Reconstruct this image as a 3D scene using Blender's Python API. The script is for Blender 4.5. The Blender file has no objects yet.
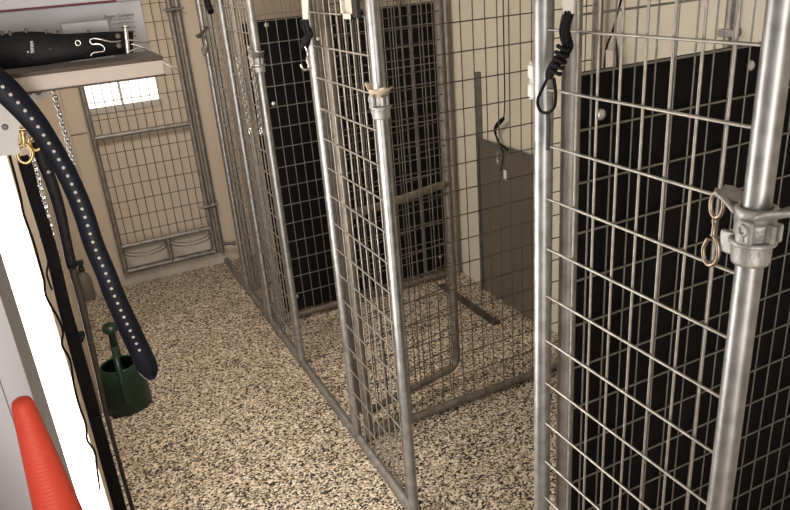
import bpy, bmesh, math, random
from mathutils import Vector, Matrix
random.seed(7)
PI = math.pi
scene = bpy.context.scene
COL = scene.collection

# ------------------------------------------------------------------ camera
CAMH = 1.79
XA = Vector((0.8950, -0.2317, 0.3804))     # camera-space directions of the room axes
YA = Vector((-0.4391, -0.3138, 0.8423))
ZA = Vector((-0.0758, -0.9207, -0.3823))
F = 706.0
def ray(u, v):
    d = Vector((u - 395, v - 255, F))
    return Vector((XA.dot(d), YA.dot(d), ZA.dot(d)))
def at_y(u, v, y):
    d = ray(u, v) ; p = d * (y / d.y) ; return Vector((p.x, p.y, p.z + CAMH))
def at_x(u, v, x):
    d = ray(u, v) ; p = d * (x / d.x) ; return Vector((p.x, p.y, p.z + CAMH))
def at_z(u, v, z):
    d = ray(u, v) ; p = d * ((z - CAMH) / d.z) ; return Vector((p.x, p.y, z))

cam = bpy.data.cameras.new('camera')
camo = bpy.data.objects.new('camera', cam); COL.objects.link(camo)
right = Vector((XA.x, YA.x, ZA.x)); up = -Vector((XA.y, YA.y, ZA.y)); back = -Vector((XA.z, YA.z, ZA.z))
M = Matrix((right, up, back)).transposed().to_4x4()
M.translation = Vector((0, 0, CAMH))
camo.matrix_world = M
cam.sensor_fit = 'HORIZONTAL'; cam.sensor_width = 36.0; cam.lens = F * 36.0 / 790.0
cam.clip_start = 0.02
scene.camera = camo

# ------------------------------------------------------------------ materials
def new_mat(name):
    m = bpy.data.materials.new(name); m.use_nodes = True
    nt = m.node_tree; b = nt.nodes['Principled BSDF']
    return m, nt, b
def mat(name, c1, c2=None, rough=0.5, metal=0.0, scale=20, detail=4, bump=0.0, bscale=None, spec=None, rough2=None):
    m, nt, b = new_mat(name)
    tc = nt.nodes.new('ShaderNodeTexCoord')
    n = nt.nodes.new('ShaderNodeTexNoise'); n.inputs['Scale'].default_value = scale; n.inputs['Detail'].default_value = detail
    nt.links.new(tc.outputs['Object'], n.inputs['Vector'])
    r = nt.nodes.new('ShaderNodeValToRGB')
    r.color_ramp.elements[0].position = 0.3; r.color_ramp.elements[1].position = 0.7
    r.color_ramp.elements[0].color = (*c1, 1); r.color_ramp.elements[1].color = (*(c2 or c1), 1)
    nt.links.new(n.outputs['Fac'], r.inputs['Fac']); nt.links.new(r.outputs['Color'], b.inputs['Base Color'])
    b.inputs['Roughness'].default_value = rough; b.inputs['Metallic'].default_value = metal
    if spec is not None: b.inputs['Specular IOR Level'].default_value = spec
    if rough2 is not None:
        mr = nt.nodes.new('ShaderNodeMapRange'); mr.inputs['To Min'].default_value = rough; mr.inputs['To Max'].default_value = rough2
        nt.links.new(n.outputs['Fac'], mr.inputs['Value']); nt.links.new(mr.outputs['Result'], b.inputs['Roughness'])
    if bump:
        n2 = nt.nodes.new('ShaderNodeTexNoise'); n2.inputs['Scale'].default_value = bscale or scale * 3; n2.inputs['Detail'].default_value = 5
        nt.links.new(tc.outputs['Object'], n2.inputs['Vector'])
        bp = nt.nodes.new('ShaderNodeBump'); bp.inputs['Strength'].default_value = bump; bp.inputs['Distance'].default_value = 0.004
        nt.links.new(n2.outputs['Fac'], bp.inputs['Height']); nt.links.new(bp.outputs['Normal'], b.inputs['Normal'])
    return m

def floor_mat():
    m, nt, b = new_mat('flake_floor')
    tc = nt.nodes.new('ShaderNodeTexCoord')
    nz = nt.nodes.new('ShaderNodeTexNoise'); nz.inputs['Scale'].default_value = 120; nz.inputs['Detail'].default_value = 2
    nt.links.new(tc.outputs['Object'], nz.inputs['Vector'])
    mx = nt.nodes.new('ShaderNodeMixRGB'); mx.blend_type = 'ADD'; mx.inputs['Fac'].default_value = 0.006
    nt.links.new(tc.outputs['Object'], mx.inputs['Color1']); nt.links.new(nz.outputs['Color'], mx.inputs['Color2'])
    v = nt.nodes.new('ShaderNodeTexVoronoi'); v.inputs['Scale'].default_value = 150; v.inputs['Randomness'].default_value = 1
    nt.links.new(mx.outputs['Color'], v.inputs['Vector'])
    sp = nt.nodes.new('ShaderNodeSeparateColor'); nt.links.new(v.outputs['Color'], sp.inputs['Color'])
    r = nt.nodes.new('ShaderNodeValToRGB'); cr = r.color_ramp; cr.interpolation = 'CONSTANT'
    stops = [(0, (.008, .0065, .0055)), (.20, (.07, .052, .038)), (.30, (.25, .19, .132)), (.44, (.43, .34, .245)), (.62, (.58, .48, .36)), (.82, (.80, .70, .565))]
    cr.elements[0].position = 0; cr.elements[0].color = (*stops[0][1], 1)
    cr.elements[1].position = stops[1][0]; cr.elements[1].color = (*stops[1][1], 1)
    for p, c in stops[2:]:
        e = cr.elements.new(p); e.color = (*c, 1)
    nt.links.new(sp.outputs['Red'], r.inputs['Fac'])
    # wear: large soft variation
    n3 = nt.nodes.new('ShaderNodeTexNoise'); n3.inputs['Scale'].default_value = 2.2; n3.inputs['Detail'].default_value = 3
    nt.links.new(tc.outputs['Object'], n3.inputs['Vector'])
    r3 = nt.nodes.new('ShaderNodeValToRGB'); r3.color_ramp.elements[0].position = .3; r3.color_ramp.elements[1].position = .7
    r3.color_ramp.elements[0].color = (.86, .84, .82, 1); r3.color_ramp.elements[1].color = (1, 1, 1, 1)
    nt.links.new(n3.outputs['Fac'], r3.inputs['Fac'])
    mm = nt.nodes.new('ShaderNodeMixRGB'); mm.blend_type = 'MULTIPLY'; mm.inputs['Fac'].default_value = 1
    nt.links.new(r.outputs['Color'], mm.inputs['Color1']); nt.links.new(r3.outputs['Color'], mm.inputs['Color2'])
    nt.links.new(mm.outputs['Color'], b.inputs['Base Color'])
    b.inputs['Roughness'].default_value = 0.55; b.inputs['Specular IOR Level'].default_value = 0.3
    bp = nt.nodes.new('ShaderNodeBump'); bp.inputs['Strength'].default_value = .25; bp.inputs['Distance'].default_value = .002
    nt.links.new(sp.outputs['Green'], bp.inputs['Height']); nt.links.new(bp.outputs['Normal'], b.inputs['Normal'])
    return m
def pane_mat(name, col, strength):
    m, nt, b = new_mat(name)
    b.inputs['Base Color'].default_value = (.9, .9, .9, 1); b.inputs['Roughness'].default_value = .25
    tc = nt.nodes.new('ShaderNodeTexCoord'); n = nt.nodes.new('ShaderNodeTexNoise'); n.inputs['Scale'].default_value = 1.5
    nt.links.new(tc.outputs['Object'], n.inputs['Vector'])
    r = nt.nodes.new('ShaderNodeValToRGB'); r.color_ramp.elements[0].color = (*[c * .9 for c in col], 1); r.color_ramp.elements[1].color = (*col, 1)
    nt.links.new(n.outputs['Fac'], r.inputs['Fac']); nt.links.new(r.outputs['Color'], b.inputs['Emission Color'])
    b.inputs['Emission Strength'].default_value = strength
    return m

FLOOR = floor_mat()
TAN = mat('tan_wall_paint', (.60, .495, .39), (.64, .53, .42), .75, scale=3, bump=.08, bscale=90)
CREAM = mat('cream_wall_paint', (.63, .575, .46), (.67, .615, .50), .7, scale=3, bump=.08, bscale=90)
WHITEP = mat('white_paint', (.62, .63, .67), (.68, .69, .73), .5, scale=4)
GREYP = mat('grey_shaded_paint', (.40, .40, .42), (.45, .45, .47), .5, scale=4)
CURB = mat('pale_grey_curb', (.46, .42, .36), (.55, .50, .44), .7, scale=18)
CEIL = mat('ceiling_white', (.7, .68, .64), (.74, .72, .68), .9, scale=3)
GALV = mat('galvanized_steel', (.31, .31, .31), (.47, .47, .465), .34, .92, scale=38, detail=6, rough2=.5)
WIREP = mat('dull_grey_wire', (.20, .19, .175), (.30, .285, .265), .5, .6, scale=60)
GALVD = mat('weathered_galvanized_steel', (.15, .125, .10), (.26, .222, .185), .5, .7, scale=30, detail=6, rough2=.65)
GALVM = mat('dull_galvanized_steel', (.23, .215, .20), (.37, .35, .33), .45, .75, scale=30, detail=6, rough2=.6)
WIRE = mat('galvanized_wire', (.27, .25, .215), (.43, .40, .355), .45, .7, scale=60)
WIRED = mat('backlit_dark_wire', (.075, .062, .05), (.14, .118, .096), .55, .55, scale=60)  # darker copy of the wire, its backlit look before pale walls put into colour
CAST = mat('cast_aluminium', (.34, .335, .325), (.48, .47, .455), .48, .6, scale=60, bump=.3, bscale=200)
RUSTY = mat('stained_cast_latch', (.36, .27, .19), (.52, .43, .34), .6, .35, scale=60, bump=.3, bscale=200)
BLACKB = mat('black_board', (.0035, .0035, .0042), (.006, .006, .0068), .65, scale=6, spec=.12)
BOLT = mat('bolt_head', (.62, .62, .62), (.75, .75, .75), .35, .7, scale=80)
HATCHP = mat('grey_hatch_panel', (.125, .105, .08), (.15, .127, .098), .5, scale=2.5, spec=.4)
TRACK = mat('grey_track_metal', (.16, .16, .155), (.23, .23, .22), .5, .6, scale=20)
BLEATH = mat('black_leather', (.005, .005, .006), (.010, .010, .0115), .5, scale=60, bump=.2, bscale=240, spec=.22)
BLUEL = mat('blue_black_strap', (.0035, .0048, .0095), (.006, .0095, .022), .42, scale=12, bump=.12, bscale=200, spec=.22)
BNYL = mat('black_nylon', (.005, .005, .0055), (.011, .011, .012), .8, scale=180, spec=.15)
BRNYL = mat('dark_brown_leather', (.028, .019, .012), (.05, .034, .022), .55, scale=40)
CHROME = mat('chrome', (.72, .72, .72), (.82, .82, .82), .2, 1.0, scale=40)
BRASS = mat('brass', (.52, .38, .17), (.66, .5, .25), .3, .95, scale=40)
BRASSD = mat('worn_nickel_brass', (.27, .21, .15), (.42, .35, .27), .3, .9, scale=60)
GREEN = mat('dark_green_plastic', (.005, .022, .012), (.008, .032, .017), .38, scale=10)
ORANGE = mat('orange_red_plastic', (.72, .062, .032), (.80, .085, .045), .55, scale=8)
RAWWOOD = mat('pale_raw_board', (.72, .61, .54), (.80, .70, .62), .7, scale=14, bump=.15)
DKWOOD = mat('dark_board_skin', (.075, .05, .035), (.13, .09, .06), .6, scale=14)
GREYTOP = mat('grey_shelf_laminate', (.22, .20, .18), (.3, .275, .25), .45, scale=14)
PAPER = mat('white_card', (.62, .61, .64), (.67, .66, .69), .7, scale=5)
INK = mat('grey_ink', (.11, .105, .12), (.15, .145, .16), .7, scale=5)
INKL = mat('light_grey_ink', (.33, .32, .35), (.38, .37, .4), .7, scale=5)
REDINK = mat('maroon_stripe', (.10, .006, .016), (.17, .012, .03), .55, scale=12)
CLEAR = mat('clear_plastic', (.36, .34, .30), (.42, .40, .36), .2, scale=8)
CLEAR.node_tree.nodes['Principled BSDF'].inputs['Transmission Weight'].default_value = .55
DARKP = mat('dark_plastic', (.015, .015, .016), (.03, .03, .032), .4, scale=20)
WHITEPL = mat('white_plastic', (.72, .70, .66), (.8, .78, .74), .45, scale=20)
TAGW = mat('cream_tag', (.50, .47, .41), (.58, .55, .49), .6, scale=20)
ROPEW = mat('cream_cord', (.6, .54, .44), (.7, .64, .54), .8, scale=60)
STRIPM = mat('dark_metal_strip', (.05, .042, .034), (.075, .064, .052), .55, .3, scale=30)
PANE = pane_mat('bright_door_glass', (1.0, .985, .95), 7.5)
PANE2 = pane_mat('bright_window_glass', (1.0, .97, .92), 1.5)

# ------------------------------------------------------------------ mesh builder
class MB:
    def __init__(s): s.v = []; s.f = []; s.smooth = []
    def add(s, vs, fs, sm=False):
        o = len(s.v); s.v += [Vector(v) for v in vs]
        for f in fs: s.f.append([i + o for i in f]); s.smooth.append(sm)
    def box(s, a, b, bev=0.0):
        x0, y0, z0 = [min(a[i], b[i]) for i in range(3)]; x1, y1, z1 = [max(a[i], b[i]) for i in range(3)]
        if bev <= 0:
            vs = [(x0,y0,z0),(x1,y0,z0),(x1,y1,z0),(x0,y1,z0),(x0,y0,z1),(x1,y0,z1),(x1,y1,z1),(x0,y1,z1)]
            s.add(vs, [(3,2,1,0),(4,5,6,7),(0,1,5,4),(1,2,6,5),(2,3,7,6),(3,0,4,7)])
        else:
            bm = bmesh.new(); bmesh.ops.create_cube(bm, size=1)
            bmesh.ops.scale(bm, vec=(x1-x0, y1-y0, z1-z0), verts=bm.verts)
            bmesh.ops.translate(bm, vec=((x0+x1)/2, (y0+y1)/2, (z0+z1)/2), verts=bm.verts)
            bmesh.ops.bevel(bm, geom=bm.edges[:], offset=bev, segments=2, affect='EDGES', profile=.5)
            bm.verts.index_update()
            s.add([v.co.copy() for v in bm.verts], [[v.index for v in f.verts] for f in bm.faces]); bm.free()
    def tube(s, pts, r, n=12, cap=True, closed=False):
        pts = [Vector(p) for p in pts]; N = len(pts)
        rs = r if isinstance(r, (list, tuple)) else [r] * N
        prev = None; rings = []
        for i, p in enumerate(pts):
            if closed: t = (pts[(i+1) % N] - pts[i-1])
            elif i == 0: t = pts[1] - pts[0]
            elif i == N-1: t = pts[-1] - pts[-2]
            else: t = (pts[i+1]-p).normalized() + (p-pts[i-1]).normalized()
            if t.length < 1e-9: t = Vector((0,0,1))
            t.normalize()
            if prev is None:
                a = Vector((0,0,1)) if abs(t.z) < .9 else Vector((1,0,0))
                u = t.cross(a).normalized()
            else:
                u = prev - t * prev.dot(t)
                u = u.normalized() if u.length > 1e-6 else t.orthogonal().normalized()
            prev = u; w = t.cross(u)
            rings.append([p + (u*math.cos(2*PI*k/n) + w*math.sin(2*PI*k/n)) * rs[i] for k in range(n)])
        vs = [v for R in rings for v in R]; fs = []
        M_ = N if closed else N-1
        for i in range(M_):
            j = (i+1) % N
            for k in range(n):
                k2 = (k+1) % n
                fs.append((i*n+k, i*n+k2, j*n+k2, j*n+k))
        s.add(vs, fs, True)
        if cap and not closed:
            s.add(rings[0], [list(range(n))[::-1]]); s.add(rings[-1], [list(range(n))])
    def lathe(s, prof, c=(0,0,0), axis=Vector((0,0,1)), n=24, xref=None, sx=1, sy=1):
        axis = Vector(axis).normalized(); u = Vector(xref) if xref else axis.orthogonal().normalized(); w = axis.cross(u)
        c = Vector(c); vs = []; fs = []
        for (r, z) in prof:
            for k in range(n):
                a = 2*PI*k/n; vs.append(c + axis*z + u*(r*sx*math.cos(a)) + w*(r*sy*math.sin(a)))
        for i in range(len(prof)-1):
            for k in range(n):
                k2 = (k+1) % n; fs.append((i*n+k, i*n+k2, (i+1)*n+k2, (i+1)*n+k))
        s.add(vs, fs, True)
    def disc(s, c, nrm, r, th, n=14):
        nrm = Vector(nrm).normalized(); c = Vector(c)
        s.lathe([(0.0001, 0), (r, 0), (r, th*.5), (r*.75, th), (0.0001, th*1.05)], c, nrm, n)
    def ribbon(s, pts, wdirs, widths, th, nrms):
        """flat strap: centre points, width directions, widths; thickness along nrms"""
        vs = []; N = len(pts)
        for i in range(N):
            p = Vector(pts[i]); w = Vector(wdirs[i]).normalized()*widths[i]/2; nn = Vector(nrms[i]).normalized()*th/2
            b = w*.86
            vs += [p-w, p-b+nn, p+b+nn, p+w, p+b-nn, p-b-nn]
        fs = []
        for i in range(N-1):
            for k in range(6):
                k2 = (k+1) % 6; fs.append((i*6+k, (i+1)*6+k, (i+1)*6+k2, i*6+k2))
        fs.append([5,4,3,2,1,0][::1]); fs.append([(N-1)*6+k for k in range(6)])
        s.add(vs, fs, True)
    def prism(s, outline, depth):
        """outline: list of Vector (planar polygon); extrude by vector depth"""
        n = len(outline); d = Vector(depth)
        vs = [Vector(p) for p in outline] + [Vector(p)+d for p in outline]
        fs = [list(range(n))[::-1], [n+i for i in range(n)]] + [(i, (i+1)%n, n+(i+1)%n, n+i) for i in range(n)]
        s.add(vs, fs)
    def build(s, name, m, parent=None, base=None):
        me = bpy.data.meshes.new(name)
        off = Vector(base) if base else Vector((0,0,0))
        if parent is not None: off = WORLD[parent.name]
        me.from_pydata([v - off for v in s.v], [], s.f); me.update()
        for p, sm in zip(me.polygons, s.smooth): p.use_smooth = sm
        bm = bmesh.new(); bm.from_mesh(me); bmesh.ops.recalc_face_normals(bm, faces=bm.faces); bm.to_mesh(me); bm.free()
        me.materials.append(m)
        o = bpy.data.objects.new(name, me); COL.objects.link(o)
        if parent is not None: o.parent = parent; WORLD[o.name] = off.copy()
        else: o.location = off; WORLD[o.name] = off.copy()
        return o
WORLD = {}
def tag(o, label=None, cat=None, group=None, kind=None):
    if label: o['label'] = label
    if cat: o['category'] = cat
    if group: o['group'] = group
    if kind: o['kind'] = kind
    return o
def thing(name, loc, label, cat, group=None):
    o = bpy.data.objects.new(name, None); COL.objects.link(o); o.location = loc; o.empty_display_size = .05
    WORLD[o.name] = Vector(loc); tag(o, label, cat, group); return o
def struct(o): o['kind'] = 'structure'; return o
def arc(c, r, a0, a1, n, ux, uy):
    c = Vector(c); ux = Vector(ux); uy = Vector(uy)
    return [c + ux*(r*math.cos(a0+(a1-a0)*i/n)) + uy*(r*math.sin(a0+(a1-a0)*i/n)) for i in range(n+1)]
def spline(P, sub=6):
    P = [Vector(p) for p in P]; out = []
    for i in range(len(P)-1):
        p0 = P[max(i-1,0)]; p1 = P[i]; p2 = P[i+1]; p3 = P[min(i+2,len(P)-1)]
        for k in range(sub):
            t = k/sub
            out.append(.5*((2*p1)+(p2-p0)*t+(2*p0-5*p1+4*p2-p3)*t*t+(3*p1-p0-3*p2+p3)*t**3))
    out.append(P[-1]); return out

# ------------------------------------------------------------------ room
YB = 4.55; XR = 2.0; XL = -0.14; YC = 1.12
def quadbox(name, a, b, m):
    mb = MB(); mb.box(a, b); return struct(mb.build(name, m))
quadbox('floor', (-1.4, -2.0, -.1), (2.3, 4.8, 0), FLOOR)
quadbox('ceiling', (-1.4, -2.0, 2.45), (2.3, 4.8, 2.55), CEIL)
quadbox('wall_right', (XR, -2.0, 0), (XR+.1, 4.8, 2.45), CREAM)
quadbox('wall_front', (-1.4, -2.1, 0), (2.3, -2.0, 2.45), TAN)
quadbox('wall_near', (-1.0, -2.0, 0), (-.9, YC, 2.45), WHITEP)
# back wall with the small bright window
wx0, wx1, wz0, wz1 = .14, .575, 1.125, 1.30
mb = MB()
mb.box((-.5, YB, 0), (XR, YB+.1, wz0)); mb.box((-.5, YB, wz1), (XR, YB+.1, 2.45))
mb.box((-.5, YB, wz0), (wx0, YB+.1, wz1)); mb.box((wx1, YB, wz0), (XR, YB+.1, wz1))
struct(mb.build('wall_back', TAN))
w = MB(); w.box((wx0, YB+.03, wz0), (wx1, YB+.04, wz1)); wo = struct(w.build('window_1', PANE2))
w = MB(); w.box(((wx0+wx1)/2-.004, YB+.005, wz0), ((wx0+wx1)/2+.004, YB+.03, wz1))
w.box((wx0, YB-.012, wz0-.03), (wx1+.01, YB+.03, wz0)); w.build('window_sill', CURB, wo)
# left wall with the bright glazed door opening
dy0, dy1, dz0, dz1 = 1.285, 1.975, .318, 1.62
mb = MB()
mb.box((XL-.1, dy1, 0), (XL, 4.8, 2.45)); mb.box((XL-.1, YC, dz1), (XL, dy1, 2.45)); mb.box((XL-.1, YC, 0), (XL, dy1, .10))
struct(mb.build('wall_left', TAN))
d = MB(); d.box((XL-.045, dy0, .10), (XL-.005, dy1, dz1)); do = struct(d.build('door_1', PANE))
d = MB(); d.box((XL-.05, YC+.005, .10), (XL, dy0, dz1)); fr = d.build('door_frame', GREYP, do)
d = MB(); d.box((XL-.05, dy0, .10), (XL+.001, dy1, dz0-.012)); d.build('door_panel', WHITEP, do)
# return wall facing the camera, two white boards with a seam
mb = MB(); mb.box((-1.0, YC, 0), (-.1765, YC+.1, 2.45)); struct(mb.build('wall_return', WHITEP))
mb = MB(); mb.box((-.1745, YC-.001, 0), (XL, YC+.005, 2.45)); struct(mb.build('trim_1', WHITEP))
# back wall trim board, curb
mb = MB(); mb.box((.036, YB-.018, 1.0), (.128, YB, 2.2), .003); mb.box((.036, YB-.014, .07), (.128, YB, .99), .003)
struct(mb.build('trim_2', TAN))
mb = MB(); mb.box((.10, YB-.03, 0), (.80, YB, .078), .004); struct(mb.build('baseboard_back', CURB))

# ------------------------------------------------------------------ kennel front rail
FX = .789; R = .0178
mb = MB(); mb.tube([(FX, -.6, R), (FX, 1.2, R), (FX, 2.6, R), (FX, YB-.035, R)], R, 14)
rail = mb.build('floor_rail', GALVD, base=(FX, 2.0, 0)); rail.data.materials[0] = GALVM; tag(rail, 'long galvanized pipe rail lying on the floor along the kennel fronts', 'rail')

WR = .0024
def vwires(mb, pts, z0, z1, r=WR):
    for (x, y) in pts: mb.tube([(x, y, z0), (x, y, z1)], r, 6)
def wire_levels(z0, z1, phase, step=.1016):
    k = math.ceil((z0-phase)/step); out = []
    while phase + k*step < z1:
        out.append(phase + k*step); k += 1
    return out

def clamp(parent, y, zc, m_body, m_fork, out=1):
    """fork latch on a post at (FX, y): collar with band and bolt ear, fork wings on top"""
    c = Vector((FX, y, zc)); body = MB()
    body.lathe([(.019,-.047),(.0235,-.047),(.0245,-.043),(.0245,-.026),(.0225,-.023),(.0225,-.008),(.0250,-.005),(.0255,.020),(.0245,.024),(.019,.024)], c, n=8 if False else 22)
    body.tube(arc((FX, y, zc-.016), .0265, 0, 2*PI, 26, (1,0,0), (0,1,0))[:-1], .0040, 8, closed=True)
    body.box((FX-.012, y+.020, zc-.042), (FX-.003, y+.043, zc-.010), .003)
    body.box((FX+.002, y+.020, zc-.042), (FX+.009, y+.041, zc-.012), .003)
    b = body.build('latch_collar', m_body, parent)
    f = MB()
    for sg in (1, -1):
        rows = []
        for i in range(9):
            t = i/8
            rr = .020 + .040*t; z = zc + .018 + .018*t*t + .006*math.sin(t*PI)
            half = .024*(1-.30*t)*(1 if i < 8 else .55)
            dip = .010*(1-t)
            rows.append([Vector((FX-half, y+sg*rr*(.80+.2*t), z+.004)), Vector((FX-half*.35, y+sg*rr, z-dip*.2)), Vector((FX+half*.35, y+sg*rr, z-dip*.2)), Vector((FX+half, y+sg*rr*(.80+.2*t), z+.004))])
        vs = [v for row in rows for v in row]
        top = [v + Vector((0,0,.0055)) for v in vs]; n = len(vs); fs = []
        R_ = len(rows)-1
        for i in range(R_):
            for k in range(3):
                a = i*4+k; fs.append((a, a+1, a+5, a+4)); fs.append((n+a, n+a+4, n+a+5, n+a+1))
            fs.append((i*4, (i+1)*4, n+(i+1)*4, n+i*4)); fs.append((i*4+3, n+i*4+3, n+(i+1)*4+3, (i+1)*4+3))
        for k in range(3):
            fs.append((k, n+k, n+k+1, k+1)); q = R_*4+k; fs.append((q, q+1, n+q+1, n+q))
        f.add(vs+top, fs, True)
    f.lathe([(.0195,.012),(.0258,.012),(.0268,.024),(.0275,.030),(.022,.033),(.0195,.030)], c, n=22)
    f.build('latch_fork', m_fork, b)
    e = MB()
    e.box((FX-.032, y-.020, zc-.012), (FX-.022, y+.004, zc+.020), .004)
    e.tube(arc((FX-.033, y-.008, zc+.008), .0065, 0, 2*PI, 14, (0,1,0), (0,0,1))[:-1], .0022, 8, closed=True)
    e.tube([(FX-.033, y-.008, zc+.003), (FX-.033, y-.008, zc-.008)], .0022, 8)
    e.box((FX-.010, y-.036, zc-.010), (FX-.002, y-.022, zc+.016), .003); e.box((FX+.004, y-.036, zc-.010), (FX+.010, y-.022, zc+.016), .003)
    e.build('latch_pin', m_body, b)
    return b

def front_panel(label, y0, y1, vphase, posts=('GALV','GALV'), latch=None, wirem=WIRE, nrm=True):
    """narrow fixed kennel front panel: far post y1, near post y0, wires and top rail"""
    t = thing('kennel_front_panel', (FX, (y0+y1)/2, .034), label, 'kennel panel')
    for y in (y1, y0):
        m = MB(); m.tube([(FX, y, .034), (FX, y, .6), (FX, y, 1.2), (FX, y, 1.845)], R, 18)
        m.lathe([(R,0),(R*1.08,.0),(R*1.08,.02),(R*.6,.03),(.0003,.031)], (FX, y, 1.84), n=18)
        m.build('post', GALV, t)
    m = MB(); m.tube([(FX, y0+.004, 1.81), (FX, y1-.004, 1.81)], R*.9, 14); m.build('top_rail', GALV, t)
    m = MB()
    y = vphase
    ys = []
    while y > y0 + .012:
        if y < y1-.012: ys.append(y)
        y -= .0508
    vwires(m, [(FX+.002, q) for q in ys], .05, 1.80)
    for z in wire_levels(.08, 1.80, 1.663): m.tube([(FX-.003, y0+.006, z), (FX-.003, (y0+y1)/2, z), (FX-.003, y1-.002, z)], WR*1.1, 6)
    m.build('wire_mesh', wirem, t)
    if latch: clamp(t, y0, latch[0], latch[1], latch[2])
    return t
front_panel('nearest narrow wire front panel, between the two bright posts at the right', .589, 1.042, .954, latch=(1.428, CAST, CAST))
front_panel('middle narrow wire front panel with the rusty fork latch, beside the open gate', 1.762, 2.264, 2.175, latch=(1.446, CAST, RUSTY))
front_panel('second narrow wire front panel from the back, its latch beside the first black board', 2.955, 3.47, 3.40, latch=(1.456, CAST, GALVM))
front_panel('farthest narrow wire front panel, next to the beige gap by the back wall', 3.515, 3.96, 3.90)

# ------------------------------------------------------------------ partitions
PX0, PX1 = .833, 1.955
def partition(label, y, board=None, bolts=(), rearpost=True, wirem=WIREP, postm=GALVM, phase=1.580, x0=PX0):
    t = thing('kennel_partition', ((x0+PX1)/2, y, 0), label, 'kennel partition')
    for x, nm in ((x0, 'front_post'), (PX1, 'rear_post')):
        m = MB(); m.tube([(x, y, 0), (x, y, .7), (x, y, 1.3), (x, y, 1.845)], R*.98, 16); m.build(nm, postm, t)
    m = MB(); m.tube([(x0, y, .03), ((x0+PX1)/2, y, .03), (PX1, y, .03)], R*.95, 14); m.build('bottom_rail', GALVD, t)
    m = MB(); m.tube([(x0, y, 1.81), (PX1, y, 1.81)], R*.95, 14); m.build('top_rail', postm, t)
    m = MB(); xs = []; x = x0+.045
    while x < PX1-.01: xs.append((x, y-.001)); x += .0508
    vwires(m, xs, .04, 1.80, WR*.9)
    for z in wire_levels(.06, 1.80, phase): m.tube([(x0, y-.005, z), ((x0+PX1)/2, y-.005, z), (PX1, y-.005, z)], WR, 6)
    m.build('wire_mesh', wirem, t)
    if board:
        bx0, bx1, bz0, bz1 = board
        m = MB(); m.box((bx0, y+.008, bz0), (bx1, y+.014, bz1), .0015); b = m.build('black_board', BLACKB, t); b['label'] = 'solid black board'
        for (x, z) in bolts:
            m = MB(); m.disc((x, y+.008, z), (0,-1,0), .011, .007); m.build('bolt', BOLT, b)
    return t
b1 = [at_y(603, 115, 1.02), at_y(753, 66, 1.02), at_y(698, 98, 1.02)]
partition('kennel partition with black board behind the nearest front panel', 1.02, (.862, PX1-.02, .052, 1.581), [(p.x, p.z) for p in b1[:2]])
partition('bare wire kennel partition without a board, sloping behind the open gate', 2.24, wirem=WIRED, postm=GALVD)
b3 = [at_y(267, 25, 3.43), at_y(274, 104, 3.43), at_y(297, 297, 3.43), at_y(441, 257, 3.43)]
partition('kennel partition with black board seen behind the open gate', 3.43, (.865, PX1-.02, .052, 1.585), [(p.x, p.z) for p in b3])
partition('bare wire kennel partition nearest the back wall', 3.97, wirem=WIRE, postm=GALVM)

# ------------------------------------------------------------------ open gate (kennel between second and middle panels)
gh = Vector((.822, 2.307, 0)); ge = Vector((1.358, 2.423, 0))
gd = (ge-gh).normalized(); L = (ge-gh).length
gt = thing('kennel_gate', (gh.x, gh.y, .03), 'wire kennel gate swung open inside the kennel, with rounded bottom corner', 'gate')
def gp(s, z, n=0): return gh + gd*s + Vector((-gd.y, gd.x, 0))*n + Vector((0,0,z))
z0g, z1g, rc = .078, 1.76, .045
path = []
for (cx, cz, a0) in ((L-rc, z0g+rc, -PI/2), (L-rc, z1g-rc, 0), (rc+.012, z1g-rc, PI/2), (rc+.012, z0g+rc, PI)):
    for i in range(7):
        a = a0 + PI/2*i/6; path.append(gp(cx+rc*math.cos(a), cz+rc*math.sin(a)))
full = []
for i in range(len(path)):
    a, b = path[i], path[(i+1) % len(path)]
    full.append(a)
    if (b-a).length > .3:
        for k in (1,2,3): full.append(a.lerp(b, k/4))
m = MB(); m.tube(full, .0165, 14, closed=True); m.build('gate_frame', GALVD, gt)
m = MB(); m.tube([gp(.02, .935), gp(L/2, .938), gp(L-.005, .942)], .0155, 12); m.build('mid_rail', GALVD, gt)
m = MB(); s_ = .05
while s_ < L-.015:
    m.tube([gp(s_, z0g, -.004), gp(s_, z1g, -.004)], WR*.9, 6); s_ += .0508
for z in wire_levels(z0g+.02, z1g, 1.61): m.tube([gp(.012, z, -.008), gp(L/2, z, -.008), gp(L, z, -.008)], WR, 6)
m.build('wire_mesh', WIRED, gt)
for z in (.35, 1.56):
    m = MB(); m.lathe([(.0165,-.02),(.022,-.02),(.022,.02),(.0165,.02)], gp(.012, z), n=16); m.box(Vector((FX+.02, 2.285, z-.012)), Vector((gh.x+.01, 2.315, z+.012)), .003)
    m.build('hinge', GALVM, gt)
# white hinge bracket standing out of the second bright post
m = MB(); p = (FX, 1.042)
for z0, z1 in ((1.576, 1.601), (1.542, 1.567)):
    m.box((FX-.009, p[1]+.018, z0), (FX+.009, p[1]+.038, z1), .004)
m.tube([(FX, p[1]+.032, 1.538), (FX, p[1]+.032, 1.605)], .006, 10)
m.box((FX-.004, p[1]+.012, 1.563), (FX+.004, p[1]+.03, 1.580))
o = m.build('gate_hinge', WHITEPL, base=(FX, p[1]+.03, 1.51)); tag(o, 'pale empty gate hinge on the bright post of the nearest front panel', 'hinge')

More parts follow.
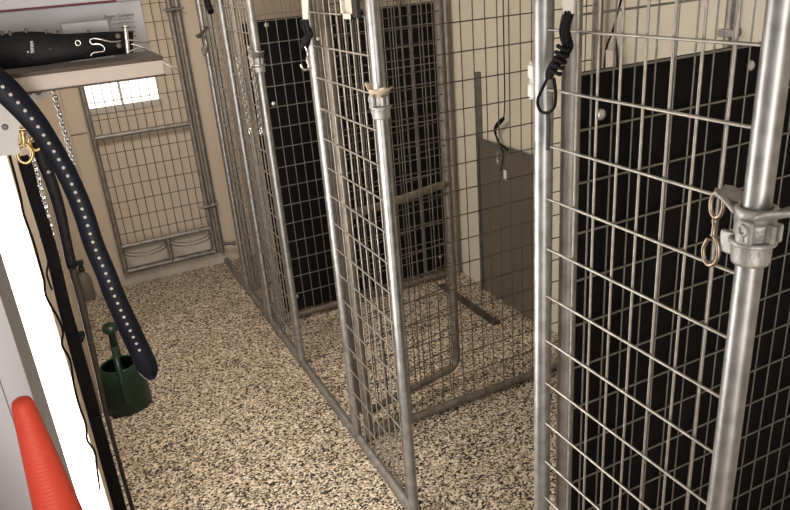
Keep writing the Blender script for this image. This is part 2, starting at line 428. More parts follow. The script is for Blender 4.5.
# ------------------------------------------------------------------ back-wall gate with bowl rings
GY = 4.495
wg = thing('wall_gate', (.44, GY, .078), 'wire mesh gate with two bowl rings fixed against the back wall', 'gate')
gx0, gx1 = .152, .722; gz0, gz1 = .095, 1.80
m = MB()
m.tube([(gx0, GY, gz0), (gx0, GY, .8), (gx0, GY, gz1)], .016, 14); m.tube([(gx1, GY, gz0), (gx1, GY, .8), (gx1, GY, gz1)], .016, 14)
m.tube([(gx0, GY, gz1), (gx1, GY, gz1)], .016, 12)
m.build('gate_frame', GALVM, wg)
for z in (.965, .272, .105):
    m = MB(); m.tube([(gx0, GY, z), ((gx0+gx1)/2, GY, z), (gx1, GY, z)], .0145, 12); m.build('cross_rail', GALVM, wg)
m = MB(); xm = (gx0+gx1)/2 + .005; m.tube([(xm, GY, .105), (xm, GY, .272)], .0145, 12); m.build('divider', GALVM, wg)
m = MB(); x = gx0+.052
while x < gx1-.012:
    m.tube([(x, GY-.002, .272), (x, GY-.002, 1.79)], .0022, 6); x += .0518
for z in wire_levels(.30, 1.79, .965): m.tube([(gx0, GY-.006, z), ((gx0+gx1)/2, GY-.006, z), (gx1, GY-.006, z)], .0022, 6)
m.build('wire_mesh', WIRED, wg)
for cx in ((gx0+xm)/2, (xm+gx1)/2):
    m = MB(); rr = (gx1-gx0)/4 - .012
    for dz in (0, .022):
        m.tube(arc((cx, GY-.01, .245-dz), rr*(1-.04*(dz>0)), 0, 2*PI, 36, (1,0,0), (0,1,0))[:-1] if False else arc((cx, GY-.005, .255-dz), rr, PI, 2*PI, 26, (1,0,0), (0,1,0)), .0042, 8)
    m.build('bowl_ring', GALVM, wg)
m = MB(); m.box((gx0+.018, GY+.018, .12), (gx1-.018, GY+.024, .262), .002); m.build('backing_plate', CURB, wg)
m = MB(); m.tube([(.768, GY+.01, 0.078), (.768, GY+.01, .9), (.768, GY+.01, 1.84)], .0175, 16); m.build('hinge_post', GALVM, wg)
for z in (1.63, .42):
    m = MB(); m.lathe([(.016,-.014),(.022,-.014),(.022,.014),(.016,.014)], (gx1, GY, z), n=16); m.lathe([(.0175,-.014),(.023,-.014),(.023,.014),(.0175,.014)], (.768, GY+.01, z), n=16)
    m.tube([(gx1-.045, GY-.02, z+.002), (.80, GY-.02, z+.006)], .006, 8)
    m.build('hinge', GALVM, wg)
m = MB(); m.tube([(.768, GY-.006, .148), (.845, GY-.014, .136)], [.011, .008], 10); m.lathe([(.0003,.0),(.013,.0),(.015,.01),(.013,.02),(.0003,.022)], (.842, GY-.013, .136), Vector((1,-.1,-.15)), n=12)
m.build('drop_bolt', GALVD, wg)

# ------------------------------------------------------------------ dog hatch on the rear wall
ht = thing('dog_hatch', (1.98, 2.9, 0), 'grey sliding dog hatch panel set in dark tracks on the cream wall', 'hatch')
for y in (3.17, 2.6):
    m = MB(); m.box((1.965, y-.009, 0), (1.969, y+.009, 1.235)); m.box((1.969, y-.009, 0), (XR-.003, y-.006, 1.235)); m.box((1.969, y+.006, 0), (XR-.003, y+.009, 1.235))
    m.build('track', TRACK, ht)
m = MB(); m.box((1.972, 2.613, .006), (1.984, 3.157, .882), .002); hp = m.build('hatch_panel', HATCHP, ht)
m = MB(); m.box((1.970, 2.613, .872), (1.986, 3.157, .892), .001); m.build('top_edge', TRACK, hp)
m = MB(); m.tube([(1.971, 2.985, .80), (1.968, 2.985, .83), (1.968, 2.968, .865)], .003, 6); m.disc((1.972, 2.985, .80), (-1,0,0), .012, .006); m.build('eye_bolt', BOLT, hp)
m = MB()
cord = [at_x(503, -30, 1.965), at_x(504, 40, 1.965), at_x(505, 100, 1.965), at_x(504, 118, 1.965)]
m.tube(spline(cord, 4), .003, 6)
m.tube(spline([at_x(504,118,1.963), at_x(497,126,1.963), at_x(495,132,1.963), at_x(500,143,1.963), at_x(508,150,1.963)], 6), [.006,.009,.011,.0115,.012,.0115,.011,.010,.009,.008]+[.005]*15, 8)
m.tube(spline([at_x(496,130,1.96), at_x(498,143,1.96), at_x(503,152,1.96), at_x(502,166,1.96), at_x(500,172,1.96)], 6), .0028, 6)
m.build('lift_cord', BNYL, ht)
m = MB(); a = at_x(505, 175, 1.964); m.box((a.x, a.y-.013, a.z-.03), (a.x+.004, a.y+.013, a.z+.024), .002); m.build('cord_tag', WHITEPL, ht)

m = MB(); m.tube([(1.98, 1.655, 0.3), (1.98, 1.655, 1.2), (1.98, 1.655, 2.4)], .016, 12)
for z in (.6, 1.5, 2.2): m.box((1.962, 1.625, z-.012), (XR, 1.685, z+.012), .003)
o = m.build('wall_pipe', GALVM, base=(1.98, 1.655, .3)); tag(o, 'vertical grey pipe on cream wall above the nearest black board', 'pipe')
t = thing('hatch_pull', at_x(613, 70, 1.94), 'cream tag hanging on dark cord above the nearest black board', 'pull cord')
a = at_x(612, 45, 1.95)
m = MB(); m.tube(spline([(XR, a.y, a.z+.2), (1.955, a.y, a.z+.06), (1.95, a.y+.03, a.z-.02), (1.95, a.y+.036, a.z-.13)], 5), .004, 6)
m.tube(spline([(1.955, a.y, a.z+.06), (1.95, a.y-.03, a.z-.02), (1.95, a.y-.036, a.z-.13)], 5), .004, 6); m.build('cord', BNYL, t)
m = MB(); m.prism([Vector((1.945, a.y+.026, a.z-.02)), Vector((1.945, a.y-.02, a.z-.02)), Vector((1.945, a.y-.024, a.z-.10)), Vector((1.945, a.y-.004, a.z-.15)), Vector((1.945, a.y+.022, a.z-.12))], (.006,0,0)); m.build('tag', ROPEW, t)

m = MB(); m.box((1.775, 2.76, 0), (1.825, 3.36, .007), .002)
for k in range(9): m.disc((1.80, 2.80+k*.065, .006), (0,0,1), .006, .003, 8)
o = m.build('floor_strip', STRIPM, base=(1.8, 3.05, 0)); tag(o, 'dark flat metal strip lying on the kennel floor before the hatch', 'floor strip')

# ------------------------------------------------------------------ shelf (upper left) with bracket
SY0, SY1, SX1, SZ0, SZ1 = 1.10, 1.50, .153, 1.662, 1.690
sh = thing('wall_shelf', (XL, 1.3, SZ0), 'pale raw-edged shelf board on the left wall carrying boxes and a black collar', 'shelf')
m = MB(); m.box((XL+.001, SY0, SZ0+.002), (SX1, SY1, SZ1-.003), .001); m.build('board', RAWWOOD, sh)
m = MB(); m.box((XL+.001, SY0-.001, SZ1-.004), (SX1+.001, SY1, SZ1)); tp = m.build('top_skin', GREYTOP, sh)
m = MB(); m.box((XL+.001, SY0-.0014, SZ1-.0055), (SX1+.0014, SY0+.004, SZ1+.0003)); m.build('top_lip', DKWOOD, sh)
m = MB(); m.box((XL+.001, SY0-.0012, SZ0), (SX1+.001, SY1, SZ0+.0026)); m.build('bottom_skin', DKWOOD, sh)
by = 1.16
br = MB()
def bp(u, v): return at_y(u, v, by)
outl = [bp(52, 84), bp(47.5, 97), bp(42, 98.5), bp(37, 102), bp(31, 108), bp(24, 116), bp(20, 125), bp(17, 140)]
tip = outl[0]
left = [Vector((XL+.001, by, outl[-1].z-.02)), Vector((XL+.001, by, SZ0))]
poly = [Vector((tip.x, by, SZ0))] + outl[1:] + [Vector((outl[-1].x, by, outl[-1].z-.02))] + left
br.prism(poly, (0, .004, 0))
bo = br.build('bracket', WHITEPL, sh)
for (u, v, r) in ((38, 92, .0046), (29, 93, .0040), (5, 127, .0046), (17, 106, .004)):
    m = MB(); c = bp(u, v); m.disc(c + Vector((0,.0005,0)), (0,-1,0), r, .0012, 14)
    m.build('bracket_hole', TRACK, bo)

# boxes on the shelf
BX = .152
bx = thing('printed_carton', (.02, 1.21, SZ1), 'lower white carton with grey print behind the collar on the shelf', 'box')
m = MB(); m.box((XL+.004, 1.20, SZ1), (BX, 1.40, 1.766), .0015); m.build('carton_body', PAPER, bx)
def text_mesh(name, body, size, loc, parent, m, align='RIGHT', bold=False):
    cu = bpy.data.curves.new('tmp_text', 'FONT'); cu.body = body; cu.size = size; cu.align_x = align; cu.extrude = 0.0002
    if bold: cu.offset = size*.012
    ob = bpy.data.objects.new('tmp_text', cu); COL.objects.link(ob)
    dg = bpy.context.evaluated_depsgraph_get(); dg.update()
    me = bpy.data.meshes.new_from_object(ob.evaluated_get(dg))
    COL.objects.unlink(ob); bpy.data.objects.remove(ob)
    mb = MB(); rot = Matrix.Rotation(PI/2, 4, 'X')
    mb.add([rot @ v.co + Vector(loc) for v in me.vertices], [list(p.vertices) for p in me.polygons])
    return mb.build(name, m, parent)
p = at_y(134.5, 15.5, 1.1995)
text_mesh('heading_print', 'Dogtra Company', .0062, (p.x, 1.1994, p.z), bx, INK, bold=True)
m = MB()
for k, (u0, u1, v) in enumerate(((108, 134, 18.5), (113, 135, 22.5), (121, 136, 27), (121, 136, 31.5), (124, 137, 36))):
    a = at_y(u0, v+1, 1.1994); b = at_y(u1, v, 1.1994)
    zz = (a.z+b.z)/2; x = a.x
    while x < b.x:
        wl = random.uniform(.002, .005); m.box((x, 1.1992, zz-.0009), (min(x+wl, b.x), 1.1999, zz+.0009)); x += wl+.0012
m.build('small_print', INKL, bx)
bx2 = thing('white_box', (.0, 1.26, 1.766), 'upper white box with a dark maroon lower edge, stacked on the printed carton', 'box')
m = MB(); m.box((XL+.004, 1.185, 1.7665), (.192, 1.42, 1.852), .0015); m.build('box_body', PAPER, bx2)
m = MB(); m.box((XL+.003, 1.1838, 1.7665), (.116, 1.1852, 1.7695)); m.build('edge_stripe', REDINK, bx2)
m = MB(); m.box((.116, 1.1838, 1.7665), (.1925, 1.1852, 1.7685)); m.build('edge_band', INKL, bx2)
# small rolled white paper lying behind the collar
a = at_y(62, 30, 1.175); b = at_y(108, 25, 1.175)
m = MB(); m.box((a.x, 1.165, SZ1), (b.x, 1.19, a.z+.008), .001)
o = m.build('white_card', PAPER, base=((a.x+b.x)/2, 1.177, SZ1)); tag(o, 'small white card standing between the collar and the printed carton', 'card')

# the black leather collar on the shelf edge
CY = 1.135
cl = thing('dog_collar', (.04, CY, SZ1), 'wide black leather dog collar with chrome buckle lying on the shelf edge', 'dog collar')
tops = [(-30,34),(0,34),(20,31.5),(45,32),(60,34),(90,32.5),(112,31.5),(133,31)]; bots = [(-30,73),(0,70),(20,68),(45,65),(60,62.5),(90,58.5),(112,55.5),(133,53)]
pts = []; wd = []; ws = []; nr = []
for i, (a, b) in enumerate(zip(tops, bots)):
    yy = CY + .004*math.sin(i*1.1)
    A = at_y(*a, yy); B = at_y(*b, yy); B.z = max(B.z, SZ1+.001)
    pts.append((A+B)/2); wd.append(A-B); ws.append((A-B).length); nr.append(Vector((0,-1,.05)))
sp_ = spline(pts, 4); sw = spline([Vector((q,0,0)) for q in ws], 4); sd = spline(wd, 4)
m = MB(); m.ribbon(sp_, sd, [q.x for q in sw], .005, [Vector((0,-1,.05))]*len(sp_)); band = m.build('collar_band', BLEATH, cl)
def cy(u, v, dy=0): return at_y(u, v, CY-.006-dy)
m = MB(); c = cy(78, 43); m.tube(arc(c, .0034, 0, 2*PI, 18, (1,0,0), (0,0,1))[:-1], .0012, 8, closed=True); m.build('grommet', CHROME, cl)
for (u, v, q) in ((50, 49, .0016), (118, 36, .004), (119, 45.5, .004)):
    m = MB(); m.disc(cy(u, v), (0,-1,0), q, .0016, 14); m.build('rivet', GALVD, cl)
for (u, v) in ((2, 32), (10, 32), (26, 29.5), (46, 31), (58, 31.5), (89, 31)):
    m = MB(); m.lathe([(.0022,-.003),(.0024,0),(.0018,.0025),(.0003,.0035)], at_y(u, v+1, CY), n=10)
    m.build('edge_stud', GALVD, cl)
m = MB()
loop = [cy(121,41,.004), cy(112,42,.006), cy(103,40,.007), cy(95,38.5,.007), cy(90,40,.007), cy(92,44,.007), cy(99,44,.008), cy(104,47,.008), cy(104,51,.008), cy(99,52,.008), cy(93,53,.008), cy(91,55.5,.008)]
m.tube(spline(loop, 5), .0013, 8); m.build('hook', CHROME, cl)
m = MB()
bt, bb = cy(125, 26, .003), cy(128, 53, .003)
bl = [cy(124,28,.003), cy(127,54,.003), cy(131,53.5,.003), cy(128.5,27.5,.003)]
m.tube([bt, bt.lerp(bb, .5), bb], .0034, 12); m.lathe([(.0003,-.004),(.004,-.003),(.0045,0),(.004,.003),(.0003,.004)], bt, n=12)
m.tube([cy(128,40,.006), cy(140,41.5,.004), cy(150,42.5,.002)], .0013, 8)
m.tube(spline([cy(131,44,.004), cy(140,46,.004), cy(147,50,.003), cy(151,51,.002)], 4), .0016, 8); m.tube(spline([cy(129,52,.004), cy(138,48,.004), cy(146,48,.004)], 4), .0013, 8)
m.build('buckle', CHROME, cl)
# little stamped emblem: a white mark of short bars like worn lettering
m = MB(); c = cy(30, 48)
for k in range(6):
    u = 31.2 + .1*k; v = 42 + 2.1*k; a = cy(u-.9, v); w_ = .0026 if k % 2 else .0032
    m.box((a.x, a.y, a.z-.0009), (a.x+w_, a.y+.002, a.z+.0009))
a = cy(27.2, 52); m.box((a.x, a.y, a.z-.0012), (a.x+.002, a.y+.002, a.z+.0012))
for k in range(4):
    a = cy(32.7+.2*k, 44+2.6*k); m.box((a.x, a.y, a.z-.0007), (a.x+.0012, a.y+.002, a.z+.0007))
m.build('stamped_mark', WHITEPL, cl)

# pale strand standing in for a light stripe, shelf end to back gate
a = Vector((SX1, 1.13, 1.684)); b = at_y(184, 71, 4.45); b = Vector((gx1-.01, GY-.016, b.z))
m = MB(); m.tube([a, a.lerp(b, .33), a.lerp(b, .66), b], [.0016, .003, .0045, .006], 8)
o = m.build('light_stripe_strand', ROPEW, base=a); tag(o, 'thin pale strand standing in for a light stripe between shelf end and back gate', 'light stripe')

# ------------------------------------------------------------------ perforated blue-black belt
CYB = 1.045
ctr = [(-34,62,24),(-16,72,26),(6,90,27),(33,120,23),(52,148,20.5),(69,178,19.5),(83,211,19.5),(94,245,19.5),(105,271,19.5),(115,297,20),(131,332,20.5),(146,364,20.5),(149.6,372,17),(151.8,377,11),(152.6,379.5,5)]
P = [at_y(u, v, CYB - .004*math.sin(i*.9)) for i, (u, v, w_) in enumerate(ctr)]
depth = [ZA.x*0 + (Vector(p)-Vector((0,0,CAMH))).dot(Vector((XA.z, YA.z, ZA.z))) for p in P]
W = [w_*d_/F for (u, v, w_), d_ in zip(ctr, depth)]
S = spline(P, 4); SW = [q.x for q in spline([Vector((w_,0,0)) for w_ in W], 4)]
wd = []; nr = []
for i in range(len(S)):
    t_ = (S[min(i+1,len(S)-1)] - S[max(i-1,0)]).normalized()
    n_ = Vector((-.12, -1, .35)); n_ = (n_ - t_*n_.dot(t_)).normalized(); wd.append(t_.cross(n_)); nr.append(n_)
bt_ = thing('perforated_strap', S[0], 'broad black strap with a row of punched holes hanging before the shelf', 'strap')
m = MB(); m.ribbon(S, wd, SW, .0045, nr); m.build('strap_band', BLUEL, bt_)
m = MB(); acc = 0; start = .035; step = .0125; nxt = start; total = 0
for i in range(len(S)-1):
    seg = (S[i+1]-S[i]).length
    while nxt <= acc + seg:
        q = S[i].lerp(S[i+1], (nxt-acc)/seg)
        if nxt < .475: m.disc(q + nr[i]*.0016, nr[i], .0023, .0013, 10)
        nxt += step
    acc += seg
m.build('punched_hole', WHITEPL, bt_)
m = MB()
ins = [s_ for s_ in range(len(S)) if s_ > 34]
for sg in (-1, 1):
    m.tube([S[i] + wd[i].normalized()*(sg*SW[i]*.40) + nr[i]*.0016 for i in ins[:-6]], .0009, 5)
m.build('edge_stitching', BLEATH, bt_)

# ------------------------------------------------------------------ leashes below the shelf
def strap_from_px(mb, px, y0, y1=None, th=.003, nrm=(-.1, -1, .3)):
    N = len(px); P = [at_y(u, v, y0 + (0 if y1 is None else (y1-y0)*i/(N-1))) for i, (u, v, w_) in enumerate(px)]
    W = [w_*((p-Vector((0,0,CAMH))).dot(Vector((XA.z,YA.z,ZA.z))))/F for (u,v,w_), p in zip(px, P)]
    S = spline(P, 4); SW = [q.x for q in spline([Vector((w_,0,0)) for w_ in W], 4)]; wd = []; nr = []
    for i in range(len(S)):
        t_ = (S[min(i+1,len(S)-1)] - S[max(i-1,0)]).normalized(); n_ = Vector(nrm); n_ = (n_ - t_*n_.dot(t_)).normalized()
        wd.append(t_.cross(n_)); nr.append(n_)
    mb.ribbon(S, wd, SW, th, nr); return S
def snap_px(mb, y, top, bot, r=.0026):
    """bolt snap between two picture points: swivel eye, barrel, hooked loop"""
    A = at_y(*top, y); B = at_y(*bot, y); d_ = (B-A); Ln = d_.length; d_.normalize(); s_ = d_.cross(Vector((0,1,0))).normalized()
    mb.tube(arc(A + d_*Ln*.14, Ln*.13, 0, 2*PI, 16, d_, s_)[:-1], r, 8, closed=True)
    mb.lathe([(r*.8,0),(r*1.5,0),(r*1.9,Ln*.05),(r*1.5,Ln*.10),(r*1.25,Ln*.34),(r*1.5,Ln*.36),(.0003,Ln*.37)], A + d_*Ln*.27, d_, n=12)
    h = [A + d_*Ln*.55, A + d_*Ln*.62 + s_*Ln*.08, A + d_*Ln*.78 + s_*Ln*.15, A + d_*Ln*.93 + s_*Ln*.10, B, A + d_*Ln*.93 - s_*Ln*.12, A + d_*Ln*.76 - s_*Ln*.15, A + d_*Ln*.64 - s_*Ln*.09, A+d_*Ln*.58]
    mb.tube(spline(h, 4), r, 8)
def chain(mb, pts, link=.012, r=.0013, wdt=.5):
    """interlinked oval links along a path"""
    S = spline(pts, 8); acc = 0; pos = []; nxt = 0
    for i in range(len(S)-1):
        seg = (S[i+1]-S[i]).length
        while nxt <= acc+seg and seg > 0:
            pos.append((S[i].lerp(S[i+1], (nxt-acc)/seg), (S[i+1]-S[i]).normalized())); nxt += link*.72
        acc += seg
    for k, (c, t_) in enumerate(pos):
        a = t_.orthogonal().normalized(); b = t_.cross(a); u = (a*math.cos(k*PI/2+.4) + b*math.sin(k*PI/2+.4))
        mb.tube([c + t_*(link*.5*math.cos(q*PI/5)) + u*(link*wdt*.5*math.sin(q*PI/5)) for q in range(10)], r, 6, closed=True)

LY = 1.185
ls = thing('black_leash', at_y(24, 130, LY), 'flat black leash hanging from a brass snap beneath the shelf', 'leash')
m = MB(); strap_from_px(m, [(22,156,11),(27,170,13),(34,196,11.5),(45,230,12),(54,262,12),(64,305,12),(75,345,12.5),(86,385,12.5),(97,425,12),(108,465,12),(119,505,12),(128,540,12)], LY); m.build('leash_strap', BNYL, ls)
m = MB(); snap_px(m, LY-.003, (21,117), (26,163), .0030); m.build('brass_snap', BRASS, ls)
m = MB(); strap_from_px(m, [(70,336,9),(84,339,9)], LY+.004); m.disc(at_y(81, 334, LY-.004), (0,-1,0), .006, .003); m.build('keeper', BLEATH, ls)
lb = thing('brown_black_leash', at_y(33, 135, LY+.03), 'long dark leash turning brown toward its low end, right of the black leash', 'leash')
m = MB(); strap_from_px(m, [(36,142,11),(43,162,12),(52,185,12),(60,212,11),(66,240,10),(72,268,10)], LY+.03); m.build('upper_strap', BLEATH, lb)
m = MB(); strap_from_px(m, [(72,268,8),(81,300,7.5),(89,335,6.5),(97,370,5.5),(104,405,4.8),(113,440,4.4),(124,480,4.2),(134,515,4.2),(141,545,4.2)], LY+.032); m.build('lower_strap', BRNYL, lb)
m = MB(); snap_px(m, LY+.026, (30,118), (37,150), .0028); m.build('brass_snap', BRASS, lb)
m = MB(); m.disc(at_y(48.5, 172, LY+.026), (0,-1,0), .0038, .002); m.build('rivet', GALV, lb)
cc = MB(); chain(cc, [at_y(33, 160, LY+.012), at_y(40, 185, LY+.012), at_y(49, 220, LY+.012), at_y(58, 258, LY+.012), at_y(62, 275, LY+.012)], .0105, .0014, .6)
o = cc.build('chain_collar', CHROME, base=at_y(33, 160, LY+.012)); tag(o, 'silver chain collar hanging between the two dark leashes', 'chain collar')
cc = MB(); chain(cc, [at_y(50, 80, 1.26), at_y(56, 100, 1.26), at_y(63, 126, 1.26), at_y(70, 150, 1.26), at_y(79, 182, 1.26)], .0095, .0013, .62)
o = cc.build('chain_leash', GALV, base=at_y(52, 86, 1.26)); tag(o, 'thin silver chain hanging under the shelf beside the trim board', 'chain')
m = MB(); m.tube(spline([at_y(u, v, 1.21) for u, v in [(8,150),(14,172),(20,195),(24,215),(33,240),(38,258),(44,280),(46,296),(58,318),(63,332),(62,345),(70,360),(74,385),(79,405),(86,425),(87,440),(95,452),(97,470),(100,490)]], 4), .0021, 6)
m.tube(spline([at_y(u, v, 1.214) for u, v in [(40,236),(45,242),(48,262),(47,275),(52,290)]], 4), .0018, 6)
o = m.build('wavy_cord', BNYL, base=at_y(8,150,1.21)); tag(o, 'thin wavy black cord trailing down left of the black leash', 'cord')

# ------------------------------------------------------------------ floor items
c0 = at_z(126, 405, 0); c0.x = max(c0.x, XL+.12)
wc = thing('watering_can', (c0.x, c0.y, 0), 'dark green plastic watering can standing on the speckled floor', 'watering can')
Rb = .106; VZ = Vector((0,0,1))
m = MB(); m.lathe([(.0003,0),(Rb*.94,0),(Rb,.008),(Rb*1.0,.05),(Rb*.98,.12),(Rb*.95,.165),(Rb*.86,.195),(Rb*.76,.208),(Rb*.74,.216),(Rb*.69,.216),(Rb*.70,.203),(Rb*.82,.185),(Rb*.88,.13),(Rb*.9,.03),(Rb*.5,.012),(.0003,.012)], c0, n=36)
m.build('can_body', GREEN, wc)
fd = Vector((.03, 1, 0)).normalized()
sp0 = c0 + fd*Rb*.86 + VZ*.12; sp1 = c0 + fd*(Rb+.03) + VZ*.315
m = MB(); m.tube(spline([sp0, sp0.lerp(sp1,.45)+fd*.012, sp1], 5), [.030,.028,.026,.024,.022,.020,.019,.018,.017,.0165,.016], 14)
ax = (VZ*.8 - fd*.35).normalized(); m.lathe([(.016,-.006),(.018,.006),(.030,.018),(.036,.024),(.035,.032),(.0003,.036)], sp1, ax, n=22)
m.build('spout', GREEN, wc)
m = MB()
hpts = [sp0.lerp(sp1,.55), c0 + fd*Rb*.55 + VZ*.262, c0 + fd*Rb*.1 + VZ*.272, c0 - fd*Rb*.6 + VZ*.245, c0 - fd*Rb*1.08 + VZ*.17, c0 - fd*Rb*1.0 + VZ*.07]
m.tube(spline(hpts, 5), .0135, 12); m.build('handle', GREEN, wc)

sb_ = at_z(88, 292, 0); sb_.x = max(sb_.x, XL+.045); sb_.y = min(sb_.y, 4.46)
sp_t = thing('spray_bottle', (sb_.x, sb_.y, 0), 'clear spray bottle with dark trigger head standing by the back wall', 'spray bottle')
m = MB(); m.lathe([(.0003,0),(.040,0),(.043,.006),(.043,.10),(.041,.135),(.030,.165),(.017,.182),(.015,.20),(.0003,.20)], sb_, n=24); m.build('bottle_body', CLEAR, sp_t)
m = MB(); m.lathe([(.0003,0),(.0185,0),(.0185,.022),(.0003,.022)], sb_+Vector((0,0,.19)), n=18); m.build('cap', DARKP, sp_t)
m = MB(); q = sb_+Vector((0,0,.21)); m.box(q+Vector((-.045,-.011,.02)), q+Vector((.022,.011,.05)), .005); m.box(q+Vector((-.012,-.011,0)), q+Vector((.014,.011,.03)), .004)
m.tube(spline([q+Vector((-.022,0,.022)), q+Vector((-.032,0,0)), q+Vector((-.026,0,-.028))], 4), .005, 8); m.tube([q+Vector((-.045,0,.036)), q+Vector((-.06,0,.036))], .007, 10); m.build('trigger_head', DARKP, sp_t)

q0 = at_z(169, 348, .004); q1 = at_z(179, 343, .004)
m = MB(); m.tube(spline([q0, q0.lerp(q1, .4)+Vector((.004, .006, 0)), q1+Vector((0, 0, .003))], 4), [.0015,.0025,.0035,.004,.0045,.004,.003,.002,.001], 8)
o = m.build('twig', DKWOOD, base=q0); tag(o, 'tiny brown twig lying on the open speckled floor', 'twig')
# ------------------------------------------------------------------ cabinet below the picture with two cones on it
cb = thing('low_cabinet', (-.25, .85, 0), 'low white cabinet carrying the orange cones beside the doorway', 'cabinet')
m = MB(); m.box((-.48, .62, 0.06), (-.02, .97, .965)); m.box((-.46, .64, 0), (-.04, .95, .06)); m.build('carcass', WHITEP, cb)
m = MB(); m.box((-.49, .60, .965), (-.01, .98, .985), .002); m.build('top', WHITEP, cb)
for x0, x1, hx in ((-.475, -.253, -.275), (-.247, -.025, -.225)):
    m = MB(); m.box((x0, .604, .075), (x1, .62, .955), .003); dd = m.build('door', WHITEP, cb)
    m = MB(); m.tube([(hx, .604, .55), (hx, .585, .56), (hx, .585, .66), (hx, .604, .67)], .005, 8); m.build('handle', CHROME, dd)
def cone(x, y, ztip, label):
    t = thing('sports_cone', (x, y, .985), label, 'cone', 'orange cones')
    h = ztip - .985; prof = [(.0003, h), (.006, h-.0008), (.0105, h-.004), (.0125, h-.010)]
    z = h-.012; k = 0
    while z > .016:
        r = .0128 + (h-.012-z)*.088
        prof += [(r, z), (r+.00035, z-.0012), (r+.00035, z-.0034), (r+.0001, z-.0046)]; z -= .0058 if True else 0
    prof += [(.0128+h*.088, .012), (.0128+h*.088+.004, .008), (.068, .006), (.069, 0), (.0003, 0)]
    m = MB(); m.lathe(prof, (x, y, .985), n=40); m.build('cone_body', ORANGE, t)
    m = MB(); m.box((x-.068, y-.068, .985), (x+.068, y+.068, .992), .003); m.build('base_plate', ORANGE, t)
    return t
cone(-.1190, .85, 1.346, 'orange ribbed cone standing foremost at the lower left, rising into view')
cone(-.2655, .85, 1.33, 'second orange cone, only a sliver showing at the left border')

# ------------------------------------------------------------------ things hanging on the kennel fronts
# black paracord bundle on the second bright post
t = thing('paracord_slip_lead', at_x(567, 5, .765), 'black cord slip lead with white tag looped on the nearest front panel', 'slip lead')
hx = .762
def hxp(u, v, dx=0): return at_x(u, v, hx-dx)
m = MB()
for k in range(6):
    ph = k*1.05
    base_ = [(569,12),(565,28),(566,38),(568,48),(560,58),(552,70),(549,78)]
    m.tube(spline([hxp(u+3.4*math.cos(ph+i*.5)*(1 if i < 6 else .3), v, .004*math.sin(ph+i*.5)) for i, (u, v) in enumerate(base_)], 4), .0042, 8)
for k in range(5): m.tube([q for q in spline([hxp(558-k*1.8+0, 48+6*k-2, .009), hxp(566-k*1.8, 52+6*k-2, .012), hxp(571-k*2.6, 50+6*k, .004)], 4)], .0035, 8)
m.build('cord_bundle', BNYL, t)
m = MB(); m.tube(spline([hxp(549,76), hxp(543,88,.002), hxp(538,100,.003), hxp(540,110,.003), hxp(547,113,.003), hxp(554,108,.002), hxp(556,95), hxp(554,78)], 5), .0028, 8); m.build('loop', BNYL, t)
m = MB(); a = [hxp(562,-14,.004), hxp(575,-14,.004), hxp(573.5,14,.004), hxp(563,14.5,.004)]; m.prism(a, (.003,0,0)); m.build('tag_or_highlight', TAGW, t)
m = MB(); shade_pts = [hxp(548,113), hxp(548.5,125), hxp(548,150), hxp(549,185)]
m.tube(spline(shade_pts[:3], 4), .004, 8); m.build('post_shade', DARKP, t)  # dark tube standing in for the shaded right side of the post
# double snap near the right latch
t = thing('bolt_snap', at_x(717, 195, .776), 'worn nickel bolt snap clipped on wire beside the nearest latch', 'snap hook')
m = MB(); A = at_x(719, 192, .776); B = at_x(709, 265, .776); d_ = (B-A); Ln = d_.length; d_.normalize(); s_ = d_.cross(Vector((1,0,0))).normalized(); r = .0026
m.tube(arc(A + d_*Ln*.17, Ln*.17, 0, 2*PI, 20, d_, s_*.56)[:-1], r*1.15, 8, closed=True); m.build('eye', BRASSD, t)
m = MB(); m.lathe([(r*.8,0),(r*1.5,0),(r*1.7,Ln*.06),(r*1.1,Ln*.10),(r*1.1,Ln*.22),(r*1.6,Ln*.25),(.0003,Ln*.27)], A + d_*Ln*.34, d_, n=12); m.build('barrel', BRASSD, t)
m = MB(); h = [A+d_*Ln*.58, A+d_*Ln*.64+s_*Ln*.07, A+d_*Ln*.80+s_*Ln*.12, A+d_*Ln*.94+s_*Ln*.085, B, A+d_*Ln*.94-s_*Ln*.085, A+d_*Ln*.80-s_*Ln*.115, A+d_*Ln*.66-s_*Ln*.07]
m.tube(spline(h, 4), r*1.2, 8); m.build('hook', BRASSD, t)
# black cord with silver hook on the middle panel's far post
t = thing('hook_lead', at_x(305, 15, .762), 'black cord lead with silver hook hanging on the middle panel post', 'lead')
def m2(u, v, dx=0): return at_x(u, v, .754-dx)
m = MB()
for k in range(5):
    ph = k*1.3
    m.tube(spline([m2(u+2.6*math.cos(ph+i*.7), v, .006*math.sin(ph+i*.7)) for i, (u, v) in enumerate([(304,20),(306,27),(309,34),(306,42),(304,48)])], 4), .0065, 8)
m.build('cord_bundle', BNYL, t)
m = MB(); m.tube(spline([m2(305,46,.006), m2(308,53,.008), m2(307,60,.008), m2(309,66,.008), m2(307,70,.008), m2(303,69,.008), m2(301,65,.008)], 5), .0042, 8); m.build('hook', CHROME, t)
m = MB(); m.prism([m2(301,-10,.004), m2(308,-10,.004), m2(308,19,.004), m2(303,20,.004)], (.003,0,0)); m.build('tag_or_highlight', TAGW, t)  # pale plate standing in for the bright highlight on the post
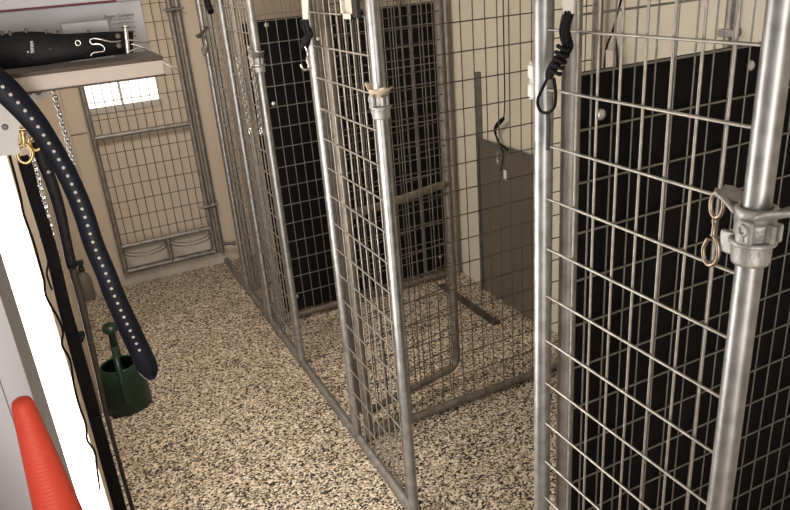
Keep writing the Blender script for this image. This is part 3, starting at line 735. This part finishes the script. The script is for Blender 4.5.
# card holder on the middle panel
t = thing('card_holder', at_x(351, 18, .775), 'cream framed card holder with black side on the middle panel', 'card holder')
a = at_x(345, -40, .78); b = at_x(358, 19, .78); y1, y0 = a.y-.0, b.y; zb = b.z; zt = b.z+.16
y1 = at_x(346.5, 18, .78).y
m = MB(); m.box((.765, y0, zb), (.775, y0+.012, zt)); m.box((.765, y1-.012, zb), (.775, y1, zt)); m.box((.765, y0, zb), (.775, y1, zb+.014)); m.box((.765, y0, zt-.014), (.775, y1, zt)); m.build('frame', TAGW, t)
m = MB(); m.box((.774, y0+.010, zb+.01), (.777, y1-.010, zt-.01)); m.build('card', CURB, t)
m = MB(); m.box((.7645, y0-.03, zb+.004), (.779, y0, zt), .002); m.build('side_clip', DARKP, t)
# chain collars between the second panel posts
for k, (ps, lab, brass) in enumerate((([(238,60),(243,85),(247,110),(250,128)], 'silver chain slip collar with brass snap, left of the two on the second panel', True), ([(250,50),(254,75),(258,100),(261,128)], 'silver chain slip collar hanging by the second panel latch post', False))):
    P_ = [at_x(u, v, .760) for u, v in ps]
    t = thing('chain_slip_collar', P_[0], lab, 'chain collar', 'chain collars on the second panel')
    for dx in (-.0, .016):
        m = MB(); chain(m, [q + Vector((0, dx, 0)) for q in P_], .024, .0026, .5); m.build('chain', GALVM, t)
    m = MB(); m.tube(arc(P_[-1]+Vector((0,.008,-.015)), .02, 0, 2*PI, 18, (0,1,0), (0,0,1))[:-1], .0035, 8, closed=True); m.build('ring', CHROME, t)
    if brass:
        m = MB(); q = at_x(241, 78, .764); m.lathe([(.0003,-.03),(.008,-.028),(.010,0),(.007,.02),(.0003,.03)], q, n=12); m.tube(arc(q+Vector((0,0,.045)), .015, 0, 2*PI, 14, (0,1,0), (0,0,1))[:-1], .004, 8, closed=True); m.build('brass_snap', BRASS, t)
# dark strap end and clip hanging on the farthest panel post
t = thing('clip_lead', at_x(205, 30, .76), 'small dark handled clip hanging on the farthest panel post', 'clip')
m = MB(); m.tube(spline([at_x(207,28,.762), at_x(203,32,.758), at_x(200,36,.756), at_x(198,36,.756)], 4), [.008]*6+[.011]*7, 10); m.build('grip', DARKP, t)
m = MB(); m.tube(spline([at_x(203,34,.76), at_x(206,42,.76), at_x(207,50,.76), at_x(204,55,.76), at_x(202,49,.76), at_x(206,46,.76)], 5), .0055, 8); m.build('clip', GALV, t)
m = MB(); m.tube(spline([at_x(205,-8,.765), at_x(208,4,.765), at_x(211,12,.765)], 4), .016, 8)
o = m.build('black_pouch_strap', BNYL, base=at_x(208,4,.765)); tag(o, 'short dark strap hanging high on the farthest front panel', 'strap')

# ------------------------------------------------------------------ light
def area(name, loc, target, size, size_y, power, col):
    l = bpy.data.lights.new(name, 'AREA'); l.shape = 'RECTANGLE'; l.size = size; l.size_y = size_y; l.energy = power; l.color = col
    o = bpy.data.objects.new(name, l); COL.objects.link(o); o.location = loc
    o.rotation_euler = (Vector(target)-Vector(loc)).to_track_quat('-Z', 'Y').to_euler(); return o
area('doorway_daylight', (-.35, -1.85, 1.05), (-.1, 3.0, 1.0), .8, 2.0, 44, (1.0, .955, .90))
area('ceiling_lamp', (.22, 2.85, 2.42), (.22, 3.3, 0), .35, 1.2, 44, (1.0, .93, .83))
wd_ = bpy.data.worlds.new('world'); scene.world = wd_; wd_.use_nodes = True
wd_.node_tree.nodes['Background'].inputs['Color'].default_value = (.9, .92, 1, 1); wd_.node_tree.nodes['Background'].inputs['Strength'].default_value = .4

scene.view_settings.view_transform = 'Standard'
scene.view_settings.look = 'None'
scene.view_settings.exposure = 0.0
